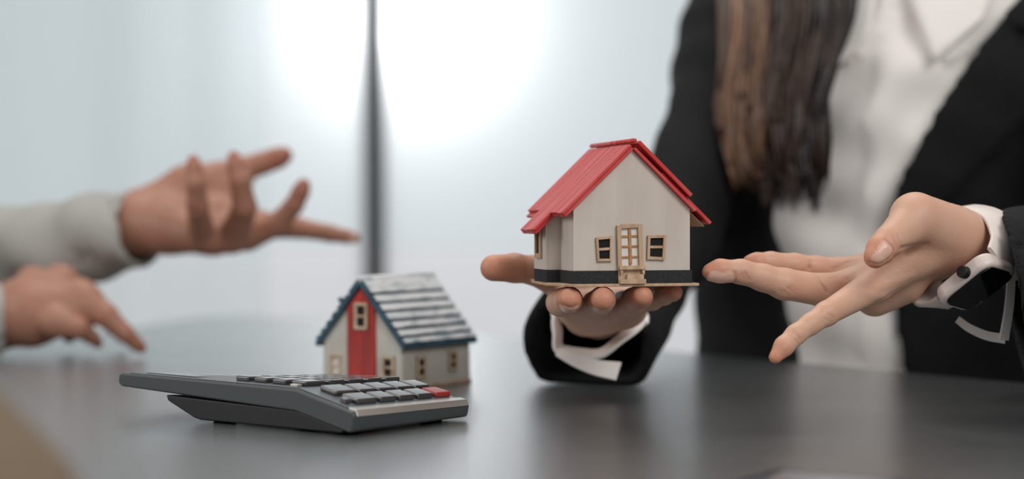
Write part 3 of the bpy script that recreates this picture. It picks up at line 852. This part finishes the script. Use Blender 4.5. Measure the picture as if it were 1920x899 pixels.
# ---- her hands
hand_l = hand_mesh(
    palm=[[(1836, 446, 1.010, 47), (1770, 452, .998, 50), (1715, 470, .992, 46), (1640, 535, .985, 30)],
          [(1770, 462, 1.005, 48), (1690, 500, 1.005, 42), (1602, 535, 1.003, 31)],
          [(1770, 462, 1.015, 46), (1680, 505, 1.025, 40), (1572, 515, 1.022, 27)],
          [(1770, 470, 1.02, 44), (1690, 520, 1.04, 38), (1590, 520, 1.040, 25)],
          [(1690, 530, 1.005, 40), (1640, 556, 1.008, 36)],
          [(1836, 446, 1.010, 47), (1900, 470, 1.03, 46), (2010, 500, 1.08, 60)],
          [(1790, 440, .995, 50), (1716, 408, .978, 44)]],
    fingers=[[(1790, 440, .992, 46), (1716, 410, .975, 43), (1668, 452, .960, 29), (1652, 468, .956, 27), (1641, 482, .953, 22)],
             [(1640, 535, .985, 31), (1549, 589, .958, 22.5), (1520, 608, .952, 19.5), (1492, 628, .947, 18.5), (1470, 650, .943, 18), (1454, 670, .940, 13)],
             [(1602, 536, 1.003, 32), (1545, 545, .996, 31), (1470, 533, .985, 29), (1430, 521, .982, 25), (1390, 510, .979, 22.5), (1350, 508, .976, 21), (1333, 511, .975, 17)],
             [(1572, 512, 1.022, 28), (1530, 503, 1.018, 22), (1490, 496, 1.013, 20), (1445, 492, 1.008, 19), (1418, 492, 1.005, 17), (1405, 493, 1.004, 14)],
             [(1600, 520, 1.045, 25), (1545, 512, 1.045, 20), (1505, 508, 1.043, 17), (1475, 507, 1.042, 15)]],
    nails=[(P(1662, 480, .945), P(1641, 484, .945) - P(1668, 455, .949), np.array([.93, -.30, -.22]), .0070, .0046),
           (P(1350, 526, .974), np.array([-1, -.08, .05]), np.array([0, -.12, -.99]), .0075, .0050)],
    creases=[((1537, 518), (1551, 547), .0010, .0011), ((1522, 487), (1519, 502), .0010, .0009), ((1519, 502), (1536, 518), .0012, .0006),
             ((1694, 468), (1735, 462), .0016, .0018), ((1735, 462), (1680, 484), .0016, .0008),
             ((1470, 546), (1480, 556), .0008, .0006), ((1478, 540), (1491, 552), .0008, .0006), ((1462, 545), (1468, 556), .0008, .0005), ((1484, 536), (1497, 546), .0007, .0004),
             ((1392, 514), (1400, 528), .0008, .0005), ((1398, 512), (1407, 527), .0008, .0005), ((1386, 516), (1392, 527), .0007, .0004),
             ((1546, 596), (1560, 603), .0008, .0005), ((1554, 589), (1568, 597), .0008, .0005), ((1541, 600), (1550, 608), .0007, .0004),
             ((1488, 632), (1498, 644), .0007, .0005), ((1493, 627), (1504, 638), .0007, .0004), ((1536, 574), (1541, 586), .0007, .0004), ((1485, 615), (1490, 624), .0007, .0004),
             ((1676, 440), (1688, 474), .0008, .0006), ((1683, 437), (1694, 468), .0008, .0005), 
             ((1552, 508), (1590, 490), .0009, .0007), ((1560, 520), (1600, 500), .0009, .0007), ((1590, 490), (1612, 484), .0009, .0005),
             ((1575, 512), (1595, 525), .0008, .0004), ((1610, 545), (1660, 560), .0022, -.0005), ((1650, 540), (1710, 520), .0024, -.0005), ((1640, 575), (1690, 545), .0016, .0006)],
    h=.0010)
hand_r = hand_mesh(
    palm=[[(1122, 586, 1.125, 36), (1090, 578, 1.08, 34), (1058, 563, 1.045, 25)],
          [(1122, 586, 1.125, 36), (1116, 584, 1.08, 36), (1113, 574, 1.045, 28)],
          [(1122, 586, 1.125, 36), (1148, 580, 1.08, 34), (1158, 572, 1.045, 26)],
          [(1125, 586, 1.125, 36), (1178, 576, 1.08, 30), (1195, 566, 1.05, 22)],
          [(1122, 586, 1.125, 36), (1125, 592, 1.20, 40)],
          [(1095, 590, 1.10, 36), (1060, 545, 1.065, 28)]],
    fingers=[[(1095, 590, 1.10, 34), (1062, 540, 1.062, 29), (1000, 507, 1.040, 27), (965, 503, 1.030, 27), (925, 503, 1.020, 25)],
             [(1058, 563, 1.045, 25), (1050, 568, 1.01, 25), (1058, 566, .985, 25), (1067, 563, .968, 24), (1069, 562, .958, 22)],
             [(1113, 574, 1.045, 28), (1118, 572, 1.01, 26), (1124, 568, .985, 25), (1129, 563, .965, 24), (1130, 561, .955, 22)],
             [(1158, 572, 1.045, 26), (1172, 572, 1.015, 25), (1188, 565, .99, 24), (1201, 557, .972, 22), (1204, 555, .964, 20)],
             [(1195, 566, 1.05, 22), (1222, 562, 1.02, 20), (1245, 554, 1.0, 18), (1262, 549, .985, 15.5), (1267, 548, .98, 13.5)]],
    nails=[(P(1068, 578, .96), np.array([.1, -1, -.1]), np.array([-.5, -.1, -1]), .006, .0055),
           (P(1130, 578, .96), np.array([.1, -1, 0]), np.array([-.3, -.1, -1]), .006, .0055)],
    creases=[((985, 480), (988, 526), .0012, .0006), ((978, 482), (981, 524), .0010, .0004)], h=.0012)
# arms inside the sleeves, neck and head
def soft(prims, lo, hi, hh, ells=(), k=.02):
    q = Field(lo, hi, hh); A = q.new()
    for a, ra, b_, rb in prims: q.cone(A, a, ra, b_, rb, k)
    for c, r, kk, rot in ells: q.ell(A, c, r, kk, rot)
    v, f = nets(A, q.lo, hh); return relax(v, f, 1), f, None
nk = np.array([levels[-1][1], levels[-1][2], ZT + .36])
hc = nk + np.array([fwd[0] * .035, fwd[1] * .035, .17])
f3 = np.array([fwd[0], fwd[1], 0]); r3 = np.array([rgt[0], rgt[1], 0])
Rm = np.array([r3, f3, [0, 0, 1.0]])
def head(hc, f3, r3, Rm, nk):
    return soft([(nk - np.array([0, 0, .05]), .058, hc - np.array([0, 0, .07]) - f3 * .02, .054),
                 (hc + f3 * .088 + np.array([0, 0, .012]), .009, hc + f3 * .104 + np.array([0, 0, -.022]), .013),
                 (hc + f3 * .085 - np.array([0, 0, .055]) - r3 * .016, .008, hc + f3 * .085 - np.array([0, 0, .055]) + r3 * .016, .008)],
                hc - np.array([.16, .16, .30]), hc + np.array([.16, .16, .16]), .005,
                [(hc + np.array([0, 0, .02]), (.074, .094, .10), .01, Rm), (hc + f3 * .03 - np.array([0, 0, .06]), (.052, .06, .055), .03, Rm),
                 (hc + r3 * .076, (.008, .018, .03), .006, Rm), (hc - r3 * .076, (.008, .018, .03), .006, Rm)], .015)
arms = soft([(P(1125, 592, 1.2), .014, el_r, .026), (el_r, .032, sh_r, .04), (P(2010, 500, 1.08), .024, el_l, .03), (el_l, .032, sh_l, .04)],
            (-.02, .98, ZT - .06), (.75, 1.72, ZT + .33), .005)
v, f, at = join_fields([hand_l, hand_r, arms, head(hc, f3, r3, Rm, nk)])
own(fmesh('body', v, f, M['skin_w'], None, at), woman)

# ---- hair: locks that fall over the jacket front
hm = bpy.data.materials.new('brown_hair'); hm.use_nodes = True
nt = hm.node_tree; b = nt.nodes['Principled BSDF']; b.inputs['Roughness'].default_value = .42
a = nt.nodes.new('ShaderNodeAttribute'); a.attribute_name = 'tone'
cr = nt.nodes.new('ShaderNodeValToRGB'); e = cr.color_ramp.elements
e[0].color = srgb(30, 23, 21); e[1].color = srgb(168, 124, 92)
e.new(.45).color = srgb(84, 60, 47)
link(nt, a, 'Fac', cr, 'Fac'); link(nt, cr, 'Color', b, 'Base Color')
hv, hf, tone = [], [], []
crown = hc + np.array([0, 0, .10])
for ci in range(46):
    u = (ci + random.random()) / 46; lay = random.random()
    xt = 1366 + 218 * u; xm = 1358 + 190 * u + random.uniform(-8, 8); xb = 1356 + 175 * u + random.uniform(-14, 14)
    yb = 338 + 82 * u ** .6 + random.uniform(-45, 10); ph = random.uniform(0, 6.28); wv_ = random.uniform(4, 11)
    cpts = []
    for k, (x, y) in enumerate(((xt, -60), (xt, 30), ((xt + xm) / 2, 110), (xm, 180), ((xm + xb) / 2, 245), (xb, 300), (xb, (300 + yb) / 2 + 10), (xb + random.uniform(-14, 12), yb))):
        x += wv_ * (k / 7) * math.sin(k * 1.25 + ph)
        d = front_d(x, y, .013)
        cpts.append(P(x, y, (d or 1.47) - .005 - lay * .026 - .004 * math.sin(k * 1.4 + ph)))
    hd = hc + r3 * (.075 - .03 * u) + f3 * (.02 + .06 * u)
    cpts = [crown + r3 * (.03 - .02 * u) + f3 * .02 * u, hd + np.array([0, 0, .02]), (hd + cpts[0]) / 2 - np.array([0, 0, .03])] + cpts
    cl = smooth_path(cpts, 30)
    base_t = .52 - .52 * u + random.gauss(0, .10) + .22 * (lay - .5)  # bright left edge and shaded right side are put into the lock tone
    for si in range(20):
        ang = random.uniform(0, 6.28); rr_ = .0075 * math.sqrt(random.random()); cut_ = random.uniform(0, .03)
        offv = r3 * math.cos(ang) * rr_ + f3 * math.sin(ang) * rr_ * .6
        sp = random.uniform(0, 6.28)
        path = np.array([cl[j] + offv * (1.15 - .7 * (j / 29) ** 2) + r3 * .0012 * math.sin(j * .7 + sp) for j in range(30)])
        path[-8:, 2] += cut_ * np.linspace(0, 1, 8) ** 2
        r0 = random.uniform(.0007, .0017)
        rad = [r0 * (1 if j < 21 else max(.1, 1 - (j - 21) / 9)) for j in range(30)]
        v_, f_ = tube_vf(path, rad, 4)
        o0 = len(hv); hv += v_; hf += [tuple(o0 + z for z in q) for q in f_]
        tone += [float(np.clip(base_t + random.gauss(0, .10), 0, 1))] * len(v_)
hair = mesh('hair', hv, hf, hm, None, smooth=True)
at = hair.data.attributes.new('tone', 'FLOAT', 'POINT'); at.data.foreach_set('value', np.array(tone, np.float32))
own(hair, woman)
cap = soft([], hc - .16, hc + .18, .006, [(hc + np.array([0, 0, .035]) - f3 * .018, (.084, .098, .098), .01, Rm), (hc - f3 * .05 - np.array([0, 0, .08]), (.07, .05, .11), .02, Rm)])
co = fmesh('hair_crown', cap[0], cap[1], hm, None, {'tone': np.full(len(cap[0]), .35)}); own(co, woman)

# ---- shirt cuffs showing at her sleeves
pth = smooth_path([P(1075, 572, 1.13), P(1047, 592, 1.112), P(1045, 625, 1.104), P(1051, 655, 1.100), P(1090, 664, 1.096), P(1126, 663, 1.094), P(1162, 637, 1.10), P(1200, 603, 1.112), P(1185, 575, 1.13)], 44)
own(ribbon('shirt_cuff', pth, ax_r * .55 + np.array([0, 0, .1]), .011, .0022, M['shirt']), woman)
pth = smooth_path([P(1046, 660, 1.092), P(1080, 677, 1.088), P(1118, 690, 1.084), P(1160, 697, 1.080)], 18)
own(ribbon('cuff_flap', pth, np.array([.25, .6, .75]), np.linspace(.006, .013, 18), .0016, M['shirt']), woman)
pth = smooth_path([P(1880, 400, 1.03), P(1893, 450, 1.015), P(1896, 510, 1.008), P(1892, 575, 1.004), P(1882, 638, 1.004)], 26)
own(ribbon('shirt_cuff', pth, np.array([1, .35, .1]), np.linspace(.004, .0058, 26), .0014, M['shirt']), woman)
pth = smooth_path([P(1885, 636, 1.004), P(1850, 630, 1.006), P(1818, 616, 1.012), P(1796, 600, 1.02)], 20)
own(ribbon('cuff_flap', pth, np.array([.1, .45, .9]), np.linspace(.0056, .0040, 20), .0014, M['shirt']), woman)

# ------------------------------------------------------------------ smart watch
wu = np.array([15.7, 14, -4.3]); wu /= np.linalg.norm(wu)
wv = np.array([-18.3, 15, -18.3]); wv -= wu * (wv @ wu); wv /= np.linalg.norm(wv)
wn = np.cross(wu, wv); wn = wn if wn[1] < 0 else -wn
wc = P(1836, 541, .978)
watch = empty('smart_watch', tuple(wc - wn * .008))
tag(watch, 'pale square smart watch with black screen on the gesturing wrist', 'watch')
def rrect(a, b_, r, n=6):
    out = []
    for cx, cy, t0 in ((a - r, b_ - r, 0), (-a + r, b_ - r, 90), (-a + r, -b_ + r, 180), (a - r, -b_ + r, 270)):
        for i in range(n + 1):
            t = math.radians(t0 + 90 * i / n); out.append((cx + r * math.cos(t), cy + r * math.sin(t)))
    return out
loc = np.array(watch.location)
def wfr(p, q, a_): return tuple(wc - loc + wu * p + wv * q + wn * a_)
prism('case', rrect(.0150, .0185, .0075), 'z', -.0085, .0, M['case'], watch, bw=.0022, frame=wfr)
prism('screen', rrect(.0128, .0163, .0062), 'z', -.0004, .0010, M['black_glass'], watch, bw=.0008, frame=wfr)
vv, ff = tube_vf([wc - loc - wu * .0145 - wv * .004 + wn * -.004, wc - loc - wu * .0185 - wv * .004 + wn * -.004], [.0034, .0032], 14)
o = mesh('crown', vv, ff, M['under'], watch); bevel(o, .0005)
ring = [wc - wv * .017 - wn * .005, P(1884, 452, .985), P(1866, 408, 1.0), P(1822, 392, 1.012), P(1782, 402, 1.035), P(1752, 470, 1.055), P(1732, 530, 1.035), P(1746, 572, 1.005), wc + wv * .017 - wn * .005]
pth = smooth_path(ring, 60) - loc
wdirs = np.array([wu * (1 - t) + np.array([.80, .55, .1]) * t for t in np.sin(np.linspace(0, math.pi, 60)) ** .7])
ribbon('strap', pth, wdirs, .020, .0024, M['rubber'], watch)

# ------------------------------------------------------------------ person at the left
man = empty('person', (-.78, 1.55, 0))
tag(man, 'person in pale shirt gesturing with open hand at the left of the table', 'person')
hand_a = hand_mesh(
    palm=[[(250, 420, 1.475, 55), (315, 430, 1.455, 42), (378, 446, 1.430, 26)],
          [(315, 425, 1.462, 42), (400, 446, 1.440, 28), (437, 446, 1.435, 26)],
          [(315, 415, 1.470, 40), (410, 432, 1.460, 26), (470, 440, 1.452, 24)],
          [(315, 400, 1.480, 38), (410, 400, 1.482, 24), (490, 418, 1.475, 22)],
          [(285, 390, 1.485, 42), (350, 350, 1.495, 36), (410, 335, 1.505, 30)],
          [(330, 385, 1.49, 36), (430, 365, 1.500, 24), (450, 340, 1.505, 24)],
          [(250, 420, 1.475, 55), (120, 445, 1.49, 56)]],
    fingers=[[(378, 444, 1.430, 27), (371, 388, 1.392, 21), (367, 345, 1.383, 18), (364, 318, 1.386, 16), (363, 303, 1.389, 13)],
             [(437, 446, 1.435, 30), (459, 388, 1.405, 23), (451, 340, 1.398, 19.5), (442, 312, 1.400, 16.5), (439, 295, 1.403, 13)],
             [(462, 444, 1.448, 29), (520, 421, 1.440, 22), (552, 384, 1.432, 18), (564, 360, 1.430, 16.5), (569, 348, 1.430, 14)],
             [(480, 424, 1.472, 26), (560, 428, 1.470, 19.5), (618, 438, 1.462, 16), (650, 444, 1.460, 13), (666, 447, 1.459, 10)],
             [(380, 345, 1.50, 32), (445, 322, 1.510, 26), (494, 306, 1.512, 21), (520, 297, 1.512, 20), (532, 292, 1.512, 17)]],
    nails=[(P(664, 452, 1.455), np.array([1, -.1, -.15]), np.array([.25, -.5, -.8]), .006, .0045)],
    creases=[((392, 405), (424, 375), .002, .0016), ((300, 385), (372, 400), .0025, .0012), ((395, 345), (425, 352), .002, .0010)], h=.0015, kp=.009, kf=.005)
hand_b = hand_mesh(
    palm=[[(-20, 600, 1.40, 55), (60, 585, 1.395, 58), (150, 560, 1.395, 34)],
          [(60, 575, 1.41, 55), (112, 528, 1.42, 30)],
          [(60, 575, 1.41, 55), (60, 530, 1.43, 30)],
          [(60, 592, 1.385, 50), (150, 580, 1.39, 34)],
          [(-20, 600, 1.40, 55), (-140, 610, 1.39, 60)]],
    fingers=[[(150, 558, 1.395, 33), (198, 592, 1.385, 23), (235, 626, 1.385, 17), (256, 646, 1.39, 13), (266, 654, 1.392, 10)],
             [(120, 535, 1.42, 30), (178, 575, 1.44, 22), (212, 610, 1.45, 17), (232, 634, 1.46, 12)],
             [(105, 605, 1.37, 30), (146, 616, 1.37, 19), (172, 632, 1.385, 14), (184, 645, 1.395, 10)],
             [(112, 530, 1.42, 29), (150, 590, 1.44, 20), (165, 630, 1.43, 15)],
             [(70, 535, 1.43, 28), (110, 590, 1.45, 20), (130, 630, 1.45, 15)]],
    h=.0018, kp=.010, kf=.007)
mf, mr = np.array([1.0, -.15, 0]), np.array([-.15, -1.0, 0]); mf /= np.linalg.norm(mf); mr /= np.linalg.norm(mr)
Rn = np.array([mr, mf, [0, 0, 1.0]])
YM = math.atan2(-mf[0], -mf[1])
mlev = [(ZT - .30, -.82, 1.58, .19, .14), (ZT, -.80, 1.57, .175, .13), (ZT + .15, -.80, 1.57, .19, .13), (ZT + .26, -.80, 1.57, .19, .11), (ZT + .34, -.81, 1.58, .13, .08), (ZT + .38, -.81, 1.58, .07, .06)]
mtf, _, _ = torso_fn(mlev, YM)
msl, mel, mcl = np.array([-.79, 1.74, ZT + .27]), P(-230, 520, 1.58), P(262, 430, 1.468)
msr, mer, mcr = np.array([-.80, 1.40, ZT + .27]), P(-330, 610, 1.34), P(2, 602, 1.398)
hh = .0042
fm = Field((-1.06, 1.15, ZT - .30), (-.22, 1.95, ZT + .41), hh)
X = fm.ax[0][:, None, None]; Y = fm.ax[1][None, :, None]; Z = fm.ax[2][None, None, :]
A = mtf(X, Y, Z) - np.float32(.006)
fm.cone(A, msl, .055, mel, .046, .02); fm.cone(A, msr, .055, mer, .046, .02)
fm.cone(A, mel, .046, P(100, 460, 1.50), rp(80, 1.5), .01); fm.cone(A, P(100, 460, 1.50), rp(80, 1.5), mcl, rp(79, 1.46), .01)
fm.cone(A, mer, .044, mcr, rp(72, 1.4), .01)
A = A + (0.0022 * np.sin(X * 75 + Z * 95 + 2.5 * np.sin(Y * 22 + X * 11)) + .0012 * np.sin(X * 150 - Z * 60)).astype(np.float32)
for (m0, m1, r0) in ((mcl, P(100, 460, 1.50), rp(64, 1.46)), (mcr, mer, rp(57, 1.4))):
    ax_ = (m1 - m0) / np.linalg.norm(m1 - m0)
    B = fm.new(); fm.cone(B, m0 - ax_ * .07, r0, m0 + ax_ * .04, r0 * .95, 0)
    A = np.maximum(A, -B)
    near = np.sqrt((X - m0[0]) ** 2 + (Y - m0[1]) ** 2 + (Z - m0[2]) ** 2) < .07
    A = np.where(near, np.maximum(A, -((X - m0[0]) * ax_[0] + (Y - m0[1]) * ax_[1] + (Z - m0[2]) * ax_[2])), A)
A = np.where((X > -.47) & (Z < ZT + .002), .02, A).astype(np.float32)
v, f = nets(A, fm.lo, hh)
own(fmesh('shirt', relax(v, f, 1), f, M['shirt_m']), man)
mnk = np.array([-.81, 1.58, ZT + .36]); mhc = mnk + mf * .03 + np.array([0, 0, .17])
marms = soft([(P(120, 445, 1.49), .024, mel, .032), (mel, .032, msl, .04), (P(-140, 610, 1.39), .024, mer, .032), (mer, .032, msr, .04)],
             (-.90, 1.25, ZT - .03), (-.28, 1.82, ZT + .33), .006)
v, f, at = join_fields([hand_a, hand_b, marms, head(mhc, mf, mr, Rn, mnk)])
own(fmesh('body', v, f, M['skin_m'], None, at), man)
cap = soft([], mhc - .16, mhc + .18, .006, [(mhc + np.array([0, 0, .035]) - mf * .018, (.082, .097, .096), .01, Rn)])
co = fmesh('hair', cap[0], cap[1], hm, None, {'tone': np.full(len(cap[0]), .1)}); own(co, man)

# ------------------------------------------------------------------ near sleeve at the lower left
near_p = empty('person', (-.22, .47, 0))
tag(near_p, 'blurred beige sleeve of a person close to the lens at lower left', 'person')
fn_ = Field((-.36, .30, ZT - .03), (-.03, .68, ZT + .14), .004)
A = fn_.new()
fn_.cone(A, P(-190, 940, .50), .034, P(-110, 1040, .50), .040, .02)
fn_.cone(A, P(-190, 940, .50), .034, P(-700, 850, .55), .045, .02)
Z = fn_.ax[2][None, None, :]
A = np.maximum(A, (ZT + .001) - Z + 0 * A).astype(np.float32)
v, f = nets(A, fn_.lo, .004)
own(fmesh('sleeve', relax(v, f, 2), f, M['beige']), near_p)
